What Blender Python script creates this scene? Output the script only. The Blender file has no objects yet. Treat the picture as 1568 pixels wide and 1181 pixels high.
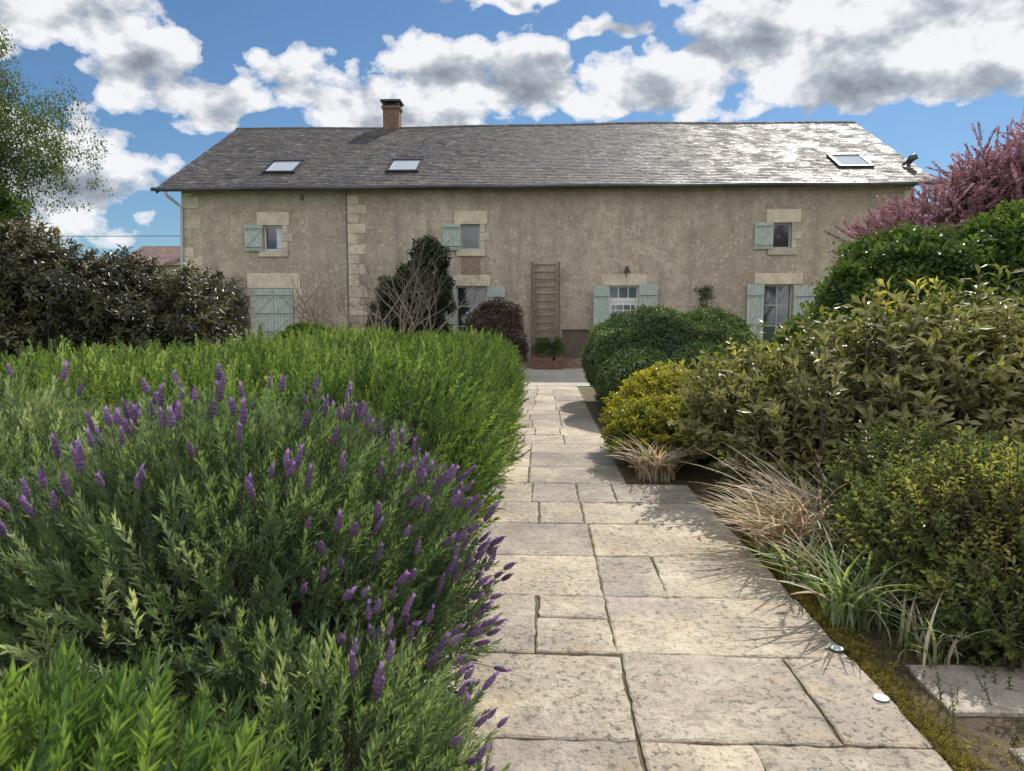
import bpy, math, random
import numpy as np
from mathutils import Vector, Matrix
R = random.Random(7)
rng = np.random.default_rng(7)
scene = bpy.context.scene
rad = math.radians

# ------------------------------------------------------------------ node helpers
def node(nt, t, ins=None, **props):
    n = nt.nodes.new(t)
    for k, v in props.items():
        setattr(n, k, v)
    for k, v in (ins or {}).items():
        s = n.inputs[k]
        if isinstance(v, bpy.types.NodeSocket):
            nt.links.new(v, s)
        else:
            s.default_value = v
    return n
def ramp(nt, fac, stops, interp='LINEAR'):
    n = node(nt, 'ShaderNodeValToRGB', {0: fac})
    cr = n.color_ramp; cr.interpolation = interp
    while len(cr.elements) < len(stops):
        cr.elements.new(0.5)
    for e, (p, c) in zip(cr.elements, stops):
        e.position = p
        e.color = (c, c, c, 1) if isinstance(c, (int, float)) else (*c, 1)
    return n.outputs[0]
def mix(nt, fac, a, b, blend='MIX'):
    n = nt.nodes.new('ShaderNodeMix'); n.data_type = 'RGBA'; n.blend_type = blend
    for i, v in ((0, fac), (6, a), (7, b)):
        if isinstance(v, bpy.types.NodeSocket): nt.links.new(v, n.inputs[i])
        elif i == 0: n.inputs[0].default_value = v
        else: n.inputs[i].default_value = (*v, 1)
    return n.outputs[2]
def mth(nt, op, a, b=None, c=None, clamp=False):
    n = nt.nodes.new('ShaderNodeMath'); n.operation = op; n.use_clamp = clamp
    for i, v in enumerate((a, b, c)):
        if v is None: continue
        if isinstance(v, bpy.types.NodeSocket): nt.links.new(v, n.inputs[i])
        else: n.inputs[i].default_value = v
    return n.outputs[0]
def noi(nt, vec, scale, detail=5, rough=0.55, out=0):
    return node(nt, 'ShaderNodeTexNoise', {'Vector': vec, 'Scale': scale, 'Detail': detail, 'Roughness': rough}).outputs[out]
def newmat(name):
    m = bpy.data.materials.new(name); m.use_nodes = True
    nt = m.node_tree; nt.nodes.clear()
    out = nt.nodes.new('ShaderNodeOutputMaterial')
    return m, nt, out
def pos(nt):
    return nt.nodes.new('ShaderNodeNewGeometry').outputs['Position']
def principled(nt, out, color, rough=0.8, bump=None, bstr=0.3, bdist=0.01, **kw):
    p = nt.nodes.new('ShaderNodeBsdfPrincipled')
    for k, v in (('Base Color', color), ('Roughness', rough)):
        if isinstance(v, bpy.types.NodeSocket): nt.links.new(v, p.inputs[k])
        elif k == 'Base Color': p.inputs[k].default_value = (*v, 1)
        else: p.inputs[k].default_value = v
    for k, v in kw.items():
        p.inputs[k.replace('_', ' ')].default_value = v
    if bump is not None:
        b = node(nt, 'ShaderNodeBump', {'Height': bump, 'Strength': bstr, 'Distance': bdist})
        nt.links.new(b.outputs[0], p.inputs['Normal'])
    nt.links.new(p.outputs[0], out.inputs[0])
    return p
def attr(nt, name):
    return node(nt, 'ShaderNodeAttribute', attribute_name=name).outputs['Fac']

def simple(name, c, rough=0.7, var=0.25, scale=12, bstr=0.15, **kw):
    m, nt, out = newmat(name)
    P = pos(nt)
    n = noi(nt, P, scale, 3)
    c2 = tuple(max(0, x * (1 - var)) for x in c); c1 = tuple(min(1, x * (1 + var * 0.6)) for x in c)
    col = mix(nt, ramp(nt, n, [(0.3, 0.0), (0.7, 1.0)]), c2, c1)
    principled(nt, out, col, rough, bump=n if bstr else None, bstr=bstr, **kw)
    return m

def wall_mat():
    m, nt, out = newmat('rendered_rubble_wall')
    P = pos(nt)
    big = noi(nt, P, 0.35, 4, 0.6)
    med = noi(nt, P, 2.2, 7, 0.7)
    fine = noi(nt, P, 17, 6, 0.75)
    stv = node(nt, 'ShaderNodeMapping', {'Vector': P, 'Scale': (2.2, 2.2, .22)}).outputs[0]
    streak = noi(nt, stv, 1.0, 6, 0.7)
    vor = node(nt, 'ShaderNodeTexVoronoi', {'Vector': P, 'Scale': 6.5, 'Randomness': 1.0})
    base = mix(nt, ramp(nt, big, [(0.35, 0.0), (0.65, 1.0)]), (0.40, 0.32, 0.24), (0.53, 0.44, 0.335))
    base = mix(nt, ramp(nt, med, [(0.42, 0.0), (0.62, 0.8)]), base, (0.33, 0.27, 0.205))
    base = mix(nt, ramp(nt, streak, [(0.50, 0.0), (0.68, 0.6)]), base, (0.24, 0.20, 0.155))
    stones = ramp(nt, node(nt, 'ShaderNodeSeparateColor', {0: vor.outputs['Color']}).outputs[0], [(0.55, 0.0), (0.75, 1.0)])
    stmask = mth(nt, 'MULTIPLY', stones, ramp(nt, vor.outputs['Distance'], [(0.15, 1.0), (0.5, 0.0)]))
    base = mix(nt, mth(nt, 'MULTIPLY', stmask, 0.5), base, (0.64, 0.55, 0.43))
    base = mix(nt, ramp(nt, fine, [(0.53, 0.0), (0.64, 0.8)]), base, (0.17, 0.135, 0.105))
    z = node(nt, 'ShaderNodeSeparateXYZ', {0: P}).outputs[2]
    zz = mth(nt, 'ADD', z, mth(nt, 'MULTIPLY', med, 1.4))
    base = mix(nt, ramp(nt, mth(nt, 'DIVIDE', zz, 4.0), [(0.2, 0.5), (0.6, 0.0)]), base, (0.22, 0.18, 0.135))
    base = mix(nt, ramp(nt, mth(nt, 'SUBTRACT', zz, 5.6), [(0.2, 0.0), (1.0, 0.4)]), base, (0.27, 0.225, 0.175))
    h = mth(nt, 'ADD', mth(nt, 'MULTIPLY', fine, 0.6), mth(nt, 'ADD', mth(nt, 'MULTIPLY', stmask, 0.4), med))
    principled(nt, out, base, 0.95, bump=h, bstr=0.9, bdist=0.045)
    return m
def stone_mat(name, c, dark, pit=0.5, sc=1.0, stain=None):
    m, nt, out = newmat(name)
    P = pos(nt)
    r = attr(nt, 'rnd')
    n1 = noi(nt, P, 3.2 * sc, 6, 0.65)
    n2 = noi(nt, P, 11 * sc, 7, 0.72)
    n3 = noi(nt, P, 60 * sc, 4, 0.6)
    col = mix(nt, ramp(nt, n1, [(0.36, 0.0), (0.62, 1.0)]), dark, c)
    col = mix(nt, ramp(nt, n2, [(0.5, 0.0), (0.66, pit)]), col, tuple(x * 0.5 for x in dark))
    col = mix(nt, ramp(nt, n3, [(0.56, 0.0), (0.68, 0.6)]), col, tuple(x * 0.4 for x in dark))
    if stain:
        n4 = noi(nt, P, 1.1, 6, 0.7)
        col = mix(nt, ramp(nt, n4, [(0.46, 0.0), (0.62, 0.85)]), col, stain)
        n5 = noi(nt, P, 26, 5, 0.75)
        col = mix(nt, mth(nt, 'MULTIPLY', ramp(nt, n5, [(0.53, 0.0), (0.58, 1.0)]), ramp(nt, n4, [(0.35, 0.0), (0.55, 0.9)])), col, (0.11, 0.10, 0.08))
        n6 = noi(nt, P, 2.3, 5, 0.8)
        col = mix(nt, ramp(nt, n6, [(0.54, 0.0), (0.64, 0.45)]), col, (0.52, 0.38, 0.24))
        n7 = noi(nt, P, 0.7, 4, 0.7)
        col = mix(nt, ramp(nt, n7, [(0.5, 0.0), (0.62, 0.45)]), col, (0.36, 0.31, 0.31))
    col = mix(nt, 1.0, col, ramp(nt, r, [(0.0, (0.72, 0.71, 0.71)), (0.5, (0.94, 0.915, 0.87)), (1.0, (1.12, 1.06, 0.97))]), 'MULTIPLY')
    h = mth(nt, 'ADD', mth(nt, 'MULTIPLY', n3, 0.5), mth(nt, 'ADD', n2, n1))
    principled(nt, out, col, 0.85, bump=h, bstr=0.9, bdist=0.02)
    return m
def slate_mat():
    m, nt, out = newmat('slate')
    P = pos(nt)
    r = attr(nt, 'rnd')
    n1 = noi(nt, P, 0.45, 5, 0.65)
    n2 = noi(nt, P, 9, 5, 0.7)
    n4 = noi(nt, P, 1.1, 7, 0.78)
    n5 = noi(nt, P, 0.8, 6, 0.8)
    col = ramp(nt, r, [(0.0, (0.042, 0.04, 0.042)), (0.5, (0.068, 0.064, 0.066)), (0.93, (0.098, 0.09, 0.087)), (1.0, (0.19, 0.165, 0.145))])
    col = mix(nt, ramp(nt, n1, [(0.4, 0.0), (0.65, 0.6)]), col, (0.095, 0.078, 0.068))
    col = mix(nt, mth(nt, 'MULTIPLY', ramp(nt, n2, [(0.52, 0.0), (0.62, 0.7)]), ramp(nt, n5, [(0.42, 0.25), (0.58, 1.0)])), col, (0.25, 0.215, 0.15))
    ro = mth(nt, 'ADD', ramp(nt, n4, [(0.42, 0.43), (0.58, 0.66)]), mth(nt, 'MULTIPLY', r, 0.16))
    principled(nt, out, col, ro, bump=n2, bstr=0.7, bdist=0.014, Specular_IOR_Level=0.35)
    return m
def brick_mat(name, c1, c2, mortar, scale=4.0):
    m, nt, out = newmat(name)
    P = pos(nt)
    s = node(nt, 'ShaderNodeSeparateXYZ', {0: P})
    v = node(nt, 'ShaderNodeCombineXYZ', {0: mth(nt, 'ADD', s.outputs[0], s.outputs[1]), 1: s.outputs[2], 2: 0.0}).outputs[0]
    b = node(nt, 'ShaderNodeTexBrick', {'Vector': v, 'Color1': (*c1, 1), 'Color2': (*c2, 1), 'Mortar': (*mortar, 1), 'Scale': scale, 'Mortar Size': 0.02})
    col = mix(nt, ramp(nt, noi(nt, P, 8, 6), [(0.45, 0.0), (0.7, 0.6)]), b.outputs[0], tuple(x * 0.4 for x in c2))
    principled(nt, out, col, 0.9, bump=b.outputs[1], bstr=-0.4)
    return m
def leaf_mat(name, a, b, trans=0.35, rough=0.5, back=None, tip=None, tm=(1.35,1.45,.5), at='rv'):
    m, nt, out = newmat(name)
    g = nt.nodes.new('ShaderNodeNewGeometry')
    st = [(0.1, a), (0.75, b)]
    if tip: st.append((0.95, tip))
    col = ramp(nt, attr(nt, at), st)
    if back: col = mix(nt, mth(nt, 'MULTIPLY', g.outputs['Backfacing'], 0.75), col, back)
    p = node(nt, 'ShaderNodeBsdfPrincipled', {'Base Color': col, 'Roughness': rough})
    p.inputs['Specular IOR Level'].default_value = 0.4
    tcol = mix(nt, 1.0, col, tm, 'MULTIPLY')
    t = node(nt, 'ShaderNodeBsdfTranslucent', {'Color': tcol})
    mx = node(nt, 'ShaderNodeMixShader', {0: trans, 1: p.outputs[0], 2: t.outputs[0]})
    nt.links.new(mx.outputs[0], out.inputs[0])
    return m
def ground_mat(name, cols, scale=3.0, bstr=0.6):
    m, nt, out = newmat(name)
    P = pos(nt)
    n = noi(nt, P, scale, 6, 0.7); n2 = noi(nt, P, scale * 14, 5, 0.7)
    f = mth(nt, 'ADD', mth(nt, 'MULTIPLY', n, 0.55), mth(nt, 'MULTIPLY', n2, 0.45))
    col = ramp(nt, f, [(0.35, cols[0]), (0.5, cols[1]), (0.65, cols[2])])
    principled(nt, out, col, 0.95, bump=n2, bstr=bstr, bdist=0.02)
    return m

M_wall = wall_mat()
M_lime = stone_mat('dressed_limestone', (0.64, 0.575, 0.465), (0.49, 0.43, 0.345), 0.3)
M_slab = stone_mat('limestone_paving', (0.61, 0.54, 0.425), (0.43, 0.37, 0.29), 0.6, stain=(0.32, 0.285, 0.23))
M_slate = slate_mat()
M_shut = simple('sage_green_paint', (0.38, 0.43, 0.375), 0.6, 0.18, 9)
M_frame = simple('window_frame_paint', (0.42, 0.43, 0.39), 0.5, 0.1)
M_white = simple('white_painted_wood', (0.66, 0.66, 0.62), 0.5, 0.08)
M_iron = simple('dark_iron', (0.03, 0.03, 0.032), 0.5, 0.3)
M_zinc = simple('zinc_gutter', (0.07, 0.07, 0.075), 0.45, 0.3, 4, Metallic=0.5)
M_pipe = simple('pale_downpipe', (0.42, 0.42, 0.40), 0.5, 0.2)
M_wood = simple('weathered_wood', (0.15, 0.115, 0.085), 0.85, 0.45, 20)
M_terra = simple('terracotta', (0.2, 0.105, 0.07), 0.85, 0.35)
M_dark = simple('dark_interior', (0.015, 0.015, 0.017), 0.8, 0.2)
M_curtain = simple('curtain', (0.6, 0.62, 0.65), 0.9, 0.15, 6)
M_brick = brick_mat('chimney_brick', (0.24, 0.115, 0.07), (0.15, 0.075, 0.055), (0.18, 0.16, 0.13), 4.5)
M_brick2 = brick_mat('old_brick', (0.31, 0.195, 0.14), (0.25, 0.16, 0.12), (0.35, 0.305, 0.25), 4.5)
M_tile = simple('clay_roof_tile', (0.17, 0.11, 0.09), 0.85, 0.6, 3)
M_mortar = ground_mat('mossy_mortar', [(0.05, 0.05, 0.022), (0.11, 0.10, 0.045), (0.22, 0.19, 0.12)], 5)
M_soil = ground_mat('soil_and_litter', [(0.05, 0.036, 0.022), (0.11, 0.08, 0.045), (0.26, 0.19, 0.105)], 5, 1.0)
M_lawn = ground_mat('lawn_ground', [(0.06, 0.10, 0.02), (0.09, 0.15, 0.028), (0.12, 0.19, 0.04)], 1.2)
M_gravel = ground_mat('pale_gravel', [(0.28, 0.245, 0.2), (0.40, 0.36, 0.3), (0.50, 0.45, 0.38)], 3)
def glass_mat(name, c, spec=0.8):
    m, nt, out = newmat(name)
    n = noi(nt, pos(nt), 1.5, 2)
    principled(nt, out, c, 0.04, bump=n, bstr=0.05, Specular_IOR_Level=spec)
    return m
M_glass = glass_mat('window_glass', (0.03, 0.035, 0.04), 1.0)
M_glass2 = glass_mat('skylight_glass', (0.45, 0.48, 0.5), 1.0)  # pale base colour stands in for the bright sky reflection
M_bark = simple('bark', (0.12, 0.10, 0.08), 0.9, 0.45, 25, 0.5)
M_twig = simple('pale_twig', (0.21, 0.165, 0.125), 0.9, 0.4, 25, 0)
M_vine = simple('dead_vine', (0.05, 0.042, 0.035), 0.9, 0.4, 25, 0)
M_birch = simple('birch_bark', (0.35, 0.33, 0.3), 0.8, 0.5, 10, 0.4)

# ------------------------------------------------------------------ mesh builder
class MB:
    def __init__(s): s.v = []; s.f = []; s.m = []; s.r = []
    def add(s, vs, fs, mat=0, rnd=None, M=None):
        o = len(s.v)
        if M is not None: vs = [M @ Vector(v) for v in vs]
        s.v += [tuple(v) for v in vs]
        rn = R.random() if rnd is None else rnd
        for f in fs:
            s.f.append([i + o for i in f]); s.m.append(mat); s.r.append(rn)
    def box(s, x0, x1, y0, y1, z0, z1, mat=0, rnd=None, M=None, ch=0.0):
        vs = [(x0,y0,z0),(x1,y0,z0),(x1,y1,z0),(x0,y1,z0),(x0,y0,z1),(x1,y0,z1),(x1,y1,z1),(x0,y1,z1)]
        s.add(vs, [(0,3,2,1),(4,5,6,7),(0,1,5,4),(1,2,6,5),(2,3,7,6),(3,0,4,7)], mat, rnd, M)
    def tube(s, pts, rads, sides=6, mat=0, rnd=None):
        pts = [Vector(p) for p in pts]; vs = []; fs = []
        n = len(pts)
        for i, p in enumerate(pts):
            d = (pts[min(i+1, n-1)] - pts[max(i-1, 0)])
            if d.length < 1e-6: d = Vector((0,0,1))
            d.normalize()
            a = d.orthogonal().normalized() if i == 0 else (a - d * a.dot(d)).normalized()
            b = d.cross(a)
            r = rads[i] if isinstance(rads, (list, tuple)) else rads
            for k in range(sides):
                t = 2 * math.pi * k / sides
                vs.append(p + (a * math.cos(t) + b * math.sin(t)) * r)
        for i in range(n - 1):
            for k in range(sides):
                k2 = (k + 1) % sides
                fs.append((i*sides+k, i*sides+k2, (i+1)*sides+k2, (i+1)*sides+k))
        fs.append(tuple(range(sides))[::-1]); fs.append(tuple((n-1)*sides + k for k in range(sides)))
        s.add(vs, fs, mat, rnd)
    def build(s, name, mats, parent=None, smooth=False, bevel=0.0):
        me = bpy.data.meshes.new(name)
        me.from_pydata(s.v, [], s.f)
        for m in mats: me.materials.append(m)
        me.polygons.foreach_set('material_index', s.m)
        a = me.attributes.new('rnd', 'FLOAT', 'FACE'); a.data.foreach_set('value', s.r)
        if smooth: me.polygons.foreach_set('use_smooth', [True] * len(s.f))
        me.update()
        ob = bpy.data.objects.new(name, me)
        scene.collection.objects.link(ob)
        if parent: ob.parent = parent
        if bevel:
            b = ob.modifiers.new('bevel', 'BEVEL'); b.width = bevel; b.segments = 2; b.limit_method = 'ANGLE'
        return ob
def empty(name, loc=(0,0,0)):
    e = bpy.data.objects.new(name, None); scene.collection.objects.link(e)
    return e

# ------------------------------------------------------------------ ground
mb = MB(); mb.add([(-500,-200,-0.034),(500,-200,-0.034),(500,800,-0.034),(-500,800,-0.034)], [(0,1,2,3)])
mb.build('ground', [M_lawn])
mb = MB(); mb.add([(-5.2,-1,-0.026),(2.75,-1,-0.026),(2.9,5,-0.026),(3.3,9,-0.026),(4.6,17.5,-0.026),(-5.2,17.5,-0.026)], [(0,1,2,3,4,5)])
mb.build('planting_bed_soil', [M_soil])
mb = MB(); mb.add([(-16,17.9,-0.016),(15,17.9,-0.016),(15,24.6,-0.016),(-16,24.6,-0.016)], [(0,1,2,3)])
mb.build('gravel_terrace', [M_gravel])
mb = MB()
mb.add([(-0.95,0.2,-0.014),(1.49,0.2,-0.014),(1.42,7.12,-0.014),(0.84,7.12,-0.014),(0.9,17.95,-0.014),(-0.85,17.95,-0.014)], [(0,1,2,3,4,5)], 1)
def slab(x0, x1, y0, y1, zt=0.0, mb=mb, gap=0.007):
    g = gap
    x0 += g; x1 -= g; y0 += g; y1 -= g
    pts = []
    def seg(a, b):
        L = math.hypot(b[0]-a[0], b[1]-a[1]); n = max(2, int(L / 0.06))
        for i in range(n):
            t = i / n
            j = 0.006
            pts.append((a[0]+(b[0]-a[0])*t + R.uniform(-j, j), a[1]+(b[1]-a[1])*t + R.uniform(-j, j)))
    j = lambda: R.uniform(-0.006, 0.006)
    c = [(x0+j(), y0+j()), (x1+j(), y0+j()), (x1+j(), y1+j()), (x0+j(), y1+j())]
    for i in range(4): seg(c[i], c[(i+1) % 4])
    cx, cy = (x0+x1)/2, (y0+y1)/2
    hx, hy = (x1-x0)/2, (y1-y0)/2
    zt = zt + R.uniform(-0.003, 0.003); tx = R.uniform(-0.003, 0.003); ty = R.uniform(-0.003, 0.003)
    n = len(pts)
    zz = lambda x, y: zt + tx*(x-cx)/hx + ty*(y-cy)/hy
    ins = []
    for (x, y) in pts:
        k = R.uniform(0.005, 0.014)
        ins.append((cx+(x-cx)*(1-k/hx), cy+(y-cy)*(1-k/hy)))
    vs = [(x, y, -0.06) for x, y in pts] + [(x, y, zz(x, y)-0.006) for x, y in pts] + [(x, y, zz(x, y)) for x, y in ins]
    fs = []
    for i in range(n):
        k = (i+1) % n
        fs.append((i, k, n+k, n+i)); fs.append((n+i, n+k, 2*n+k, 2*n+i))
    fs.append(tuple(2*n+i for i in range(n)))
    mb.add(vs, fs, 0)
rows = [
 (0.5, 1.22, [-.85,-.1,.38,1.0,1.5]), (1.22,1.95,[-.85,.37,1.2,1.5]),
 (1.95,2.68,[-.9,-.2,.37,.80,1.48]), (2.68,3.41,[-.9,.37,1.14,1.48]),
 (4.15,4.88,[-.9,.36,.73,1.46]), (4.88,5.68,[-.9,.36,1.45]),
 (5.68,6.35,[-.9,-.03,.33,1.44]), (6.35,7.10,[-.85,-.1,.32,.66,1.41])]
for y0, y1, xs in rows:
    for a, b in zip(xs, xs[1:]): slab(a, b, y0, y1)
slab(-.9,-.03,3.41,4.15); slab(-.03,.36,3.41,3.83); slab(-.03,.36,3.83,4.15); slab(.36,1.47,3.41,4.15)
y = 7.1
while y < 17.8:
    h = R.choice([0.66, 0.74, 0.82]); y1 = min(y+h, 17.9)
    mid = R.choice([0.28, 0.28, 0.24]); xs = [-.85, R.uniform(-.4,-.1), mid, .82]
    if R.random() < 0.35: xs = [-.85, -.15, .82]
    for a, b in zip(xs, xs[1:]): slab(a, b, y, y1)
    y = y1
mb.build('stone_path', [M_slab, M_mortar])
mb = MB(); slab(1.68, 2.35, 2.95, 3.38, -0.002, mb); slab(2.36, 3.1, 2.9, 3.35, -0.004, mb); slab(1.75, 2.5, 2.2, 2.72, -0.008, mb)
mb.build('stepping_stones', [M_slab])
M_disc = simple('frosted_lamp_glass', (0.6, 0.62, 0.63), 0.3, 0.03)
for i, (x, y) in enumerate([(1.435, 3.5), (1.435, 3.03)]):
    mb = MB()
    mb.tube([(x,y,-0.01),(x,y,0.007)], [0.034,0.034], 24, 1); mb.tube([(x,y,0.006),(x,y,0.009)], [0.031,0.030], 24, 0)
    mb.build('recessed_ground_light', [M_disc, M_zinc])

# ------------------------------------------------------------------ HOUSE
house = empty('stone_farmhouse')
D = 24.5; XL, XR = -12.14, 11.89; EZ = 5.9; RY = 30.8; RZ = 9.5; BY = 37.1
ops = [(-9.07,.66,3.93,4.75),(-2.43,.62,3.93,4.75),(7.76,.6,3.93,4.75),
       (-9.09,1.32,.95,2.66),(-2.4,1.05,.05,2.72),(2.65,.98,.1,2.73),(7.69,.95,.05,2.76),(1.1,.95,.0,1.28)]
xs = sorted({XL, XR} | {c-w/2 for c,w,_,_ in ops} | {c+w/2 for c,w,_,_ in ops})
zs = sorted({-.1, EZ+0.15} | {o[2] for o in ops} | {o[3] for o in ops})
mb = MB()
for i in range(len(xs)-1):
    for j in range(len(zs)-1):
        cx, cz = (xs[i]+xs[i+1])/2, (zs[j]+zs[j+1])/2
        if any(abs(cx-c) < w/2 and z0 < cz < z1 for c,w,z0,z1 in ops): continue
        mb.add([(xs[i],D,zs[j]),(xs[i+1],D,zs[j]),(xs[i+1],D,zs[j+1]),(xs[i],D,zs[j+1])], [(0,1,2,3)])
for c,w,z0,z1 in ops:
    a, b = c-w/2, c+w/2; d = D+.3
    mb.add([(a,D,z0),(a,d,z0),(a,d,z1),(a,D,z1)], [(0,1,2,3)]); mb.add([(b,D,z0),(b,d,z0),(b,d,z1),(b,D,z1)], [(3,2,1,0)])
    mb.add([(a,D,z1),(b,D,z1),(b,d,z1),(a,d,z1)], [(3,2,1,0)]); mb.add([(a,D,z0),(b,D,z0),(b,d,z0),(a,d,z0)], [(0,1,2,3)])
for X in (XL, XR):
    mb.add([(X,D,-.1),(X,BY,-.1),(X,BY,EZ+.15),(X,RY,RZ-.05),(X,D,EZ+.15)], [(0,1,2,3,4)])
mb.add([(XL,BY,-.1),(XR,BY,-.1),(XR,BY,EZ),(XL,BY,EZ)], [(3,2,1,0)])
mb.build('walls', [M_wall], house)

mb = MB()
def quoin(x, side, z0, z1):
    z = z0; k = R.randint(0, 1)
    while z < z1 - .1:
        h = R.uniform(.27, .4); w = (.62 if k % 2 else .34) + R.uniform(-.05, .05)
        e = min(z+h, z1)
        if R.random() < .85:
            a, b = (x, x+w) if side > 0 else (x-w, x)
            mb.box(a, b, D-.014-R.uniform(0,.01), D+.05, z+.008, e-.008, 0, R.uniform(.25,.9))
        z = e; k += 1
quoin(XL-.012, 1, 0, EZ-.05); quoin(XR+.012, -1, 0, EZ-.05); quoin(-6.53, 1, 0, EZ-.05)
def lintel(c, w, z0, h): 
    mb.box(c-w/2, c+w/2, D-.03, D+.06, z0, z0+h, 0, .9)
for c, w, z0, z1 in ops[:3]:
    lintel(c+.02, 1.1, z1+.002, .43)
    mb.box(c-w/2-.15, c+w/2+.18, D-.06, D+.1, z0-.22, z0-.002)
    z = z0
    for q, ww in enumerate((.17, .34, .17)):
        h = (z1-z0)/3
        mb.box(c+w/2+.001, c+w/2+ww, D-.024, D+.05, z+.004, z+h-.004); z += h
    mb.box(c-w/2-.2, c-w/2-.001, D-.024, D+.05, z0+.004, z1-.004)
for c, w, z0, z1 in ops[3:7]:
    lw = {-9.09:1.8, -2.4:1.25, 2.65:1.5, 7.69:1.55}[c]
    lintel(c, lw, z1+.002, .5 if c == -9.09 else .36)
    z = z0; q = 0
    while z < z1-.05:
        h = R.uniform(.28,.42); e = min(z+h, z1)
        for s in (-1, 1):
            ww = (.15 if q % 2 else .32)
            a, b = (c-w/2-ww, c-w/2-.001) if s < 0 else (c+w/2+.001, c+w/2+ww)
            mb.box(a, b, D-.02-R.uniform(0,.006), D+.05, z+.004, e-.004)
        z = e; q += 1
mb.box(-9.09-.8, -9.09+.8, D-.07, D+.1, .72, .948)
mb.build('dressed_stones', [M_lime], house, bevel=0.012)
mb = MB()
mb.box(-6.585, -6.545, D-.005, D+.02, 0, EZ, 0)
mb.box(-2.75,-2.1, D-.007, D+.02, 3.0, 3.69, 1)
mb.box(.62, 1.58, D+.08, D+.12, .32, 1.28, 0)
mb.box(.62, 1.58, D+.06, D+.14, 0, .32, 1)
mb.tube([(-8.06,D-.03,4.85),(-8.06,D+.05,4.85)], [.08,.08], 16, 2)
mb.box(-8.1,-8.0,D-.03,D+.03,5.55,5.75,0)
mb.build('wall_details', [M_wood, M_brick2, M_lime, M_wall], house)

mb = MB()   # mats: 0 frame,1 glass,2 white,3 dark,4 curtain
def window(c, w, z0, z1, cols, rws, fm=0, y=D+.16, f=.05, gm=1):
    a, b = c-w/2, c+w/2
    mb.box(a, a+f, y-.03, y+.04, z0, z1, fm); mb.box(b-f, b, y-.03, y+.04, z0, z1, fm)
    mb.box(a+f, b-f, y-.03, y+.04, z1-f, z1, fm); mb.box(a+f, b-f, y-.03, y+.04, z0, z0+f, fm)
    for i in range(1, cols):
        x = a+(b-a)*i/cols; mb.box(x-.016, x+.016, y-.02, y+.03, z0+f, z1-f, fm)
    for i in range(1, rws):
        z = z0+(z1-z0)*i/rws
        xs2 = [a+f]+[a+(b-a)*k/cols for k in range(1, cols)]+[b-f]
        for k in range(len(xs2)-1):
            mb.box(xs2[k]+(.016 if k else 0), xs2[k+1]-(.016 if k < len(xs2)-2 else 0), y-.017, y+.027, z-.014, z+.014, fm)
    mb.add([(a,y+.012,z0),(b,y+.012,z0),(b,y+.012,z1),(a,y+.012,z1)], [(0,1,2,3)], gm)
for k, (c, w, z0, z1) in enumerate(ops[:3]): window(c, w, z0, z1, 1, 1, 0 if k else 2)
mb.box(-9.0, -8.8, D+.152, D+.165, 4.0, 4.68, 4)
window(-2.4, 1.05, .05, 2.72, 2, 4, 0); window(7.69, .95, .05, 2.76, 2, 4, 0)
window(2.65, .98, 2.28, 2.73, 3, 1, 2); mb.box(2.65-.49, 2.65+.49, D+.11, D+.22, 2.2, 2.278, 2)
window(2.65, .98, 1.35, 2.198, 4, 3, 2, f=.11)
mb.box(2.65-.49, 2.65+.49, D+.13, D+.2, .1, 1.348, 2)
mb.box(2.65-.36, 2.65-.03, D+.115, D+.129, .3, 1.2, 2); mb.box(2.65+.03, 2.65+.36, D+.115, D+.129, .3, 1.2, 2)
mb.build('windows_and_door', [M_frame, M_glass, M_white, M_dark, M_curtain], house)

mb = MB()
def shutter(x, w, z0, z1, ang=0, side=-1, y=D-.075):
    M = Matrix.Translation((x, y, 0)) @ Matrix.Rotation(rad(ang), 4, 'Z')
    n = max(2, round(w/.11)); pw = w/n
    for i in range(n):
        a = i*pw+.003; b = (i+1)*pw-.003
        if side < 0: a, b = -b, -a
        mb.box(a, b, -.014, .014, z0, z1, 0, M=M)
    a, b = (.03, w-.03) if side > 0 else (-w+.03, -.03)
    H = z1-z0
    zb = [z0+H*.14, z1-H*.14] + ([z0+H*.5] if H > 1.2 else [])
    for z in zb: mb.box(a, b, -.036, -.0145, z-.045, z+.045, 0, M=M); mb.box(a, b, -.042, -.0365, z-.012, z+.009, 1, M=M)
    zl = sorted(zb)
    for q in range(len(zl)-1):
        za, zb2 = zl[q]+.05, zl[q+1]-.05
        mb.add([(a,-.034,za),(a+.07,-.034,za),(b,-.034,zb2),(b-.07,-.034,zb2),(a,-.0145,za),(a+.07,-.0145,za),(b,-.0145,zb2),(b-.07,-.0145,zb2)],
               [(0,1,2,3),(4,7,6,5),(0,4,5,1),(1,5,6,2),(2,6,7,3),(3,7,4,0)], 0, M=M)
for c, w, z0, z1 in ops[:3]: shutter(c-w/2-.01, .6, z0-.03, z1, 0, -1)
shutter(-9.09-.66, .655, .97, 2.65, 0, 1, D-.05); shutter(-9.09+.66, .655, .97, 2.65, 0, -1, D-.05)
shutter(-2.4-.53, .58, .12, 2.78, 8, -1); shutter(-2.4+.53, .6, .12, 2.7, -6, 1)
shutter(2.65-.5, .58, .15, 2.72, 28, -1, D-.08); shutter(2.65+.5, .6, .15, 2.76, -10, 1, D-.08)
shutter(7.69-.48, .56, .12, 2.75, 5, -1); shutter(7.69+.48, .8, .12, 2.72, -5, 1)
mb.build('shutters', [M_shut, M_iron], house)

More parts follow.
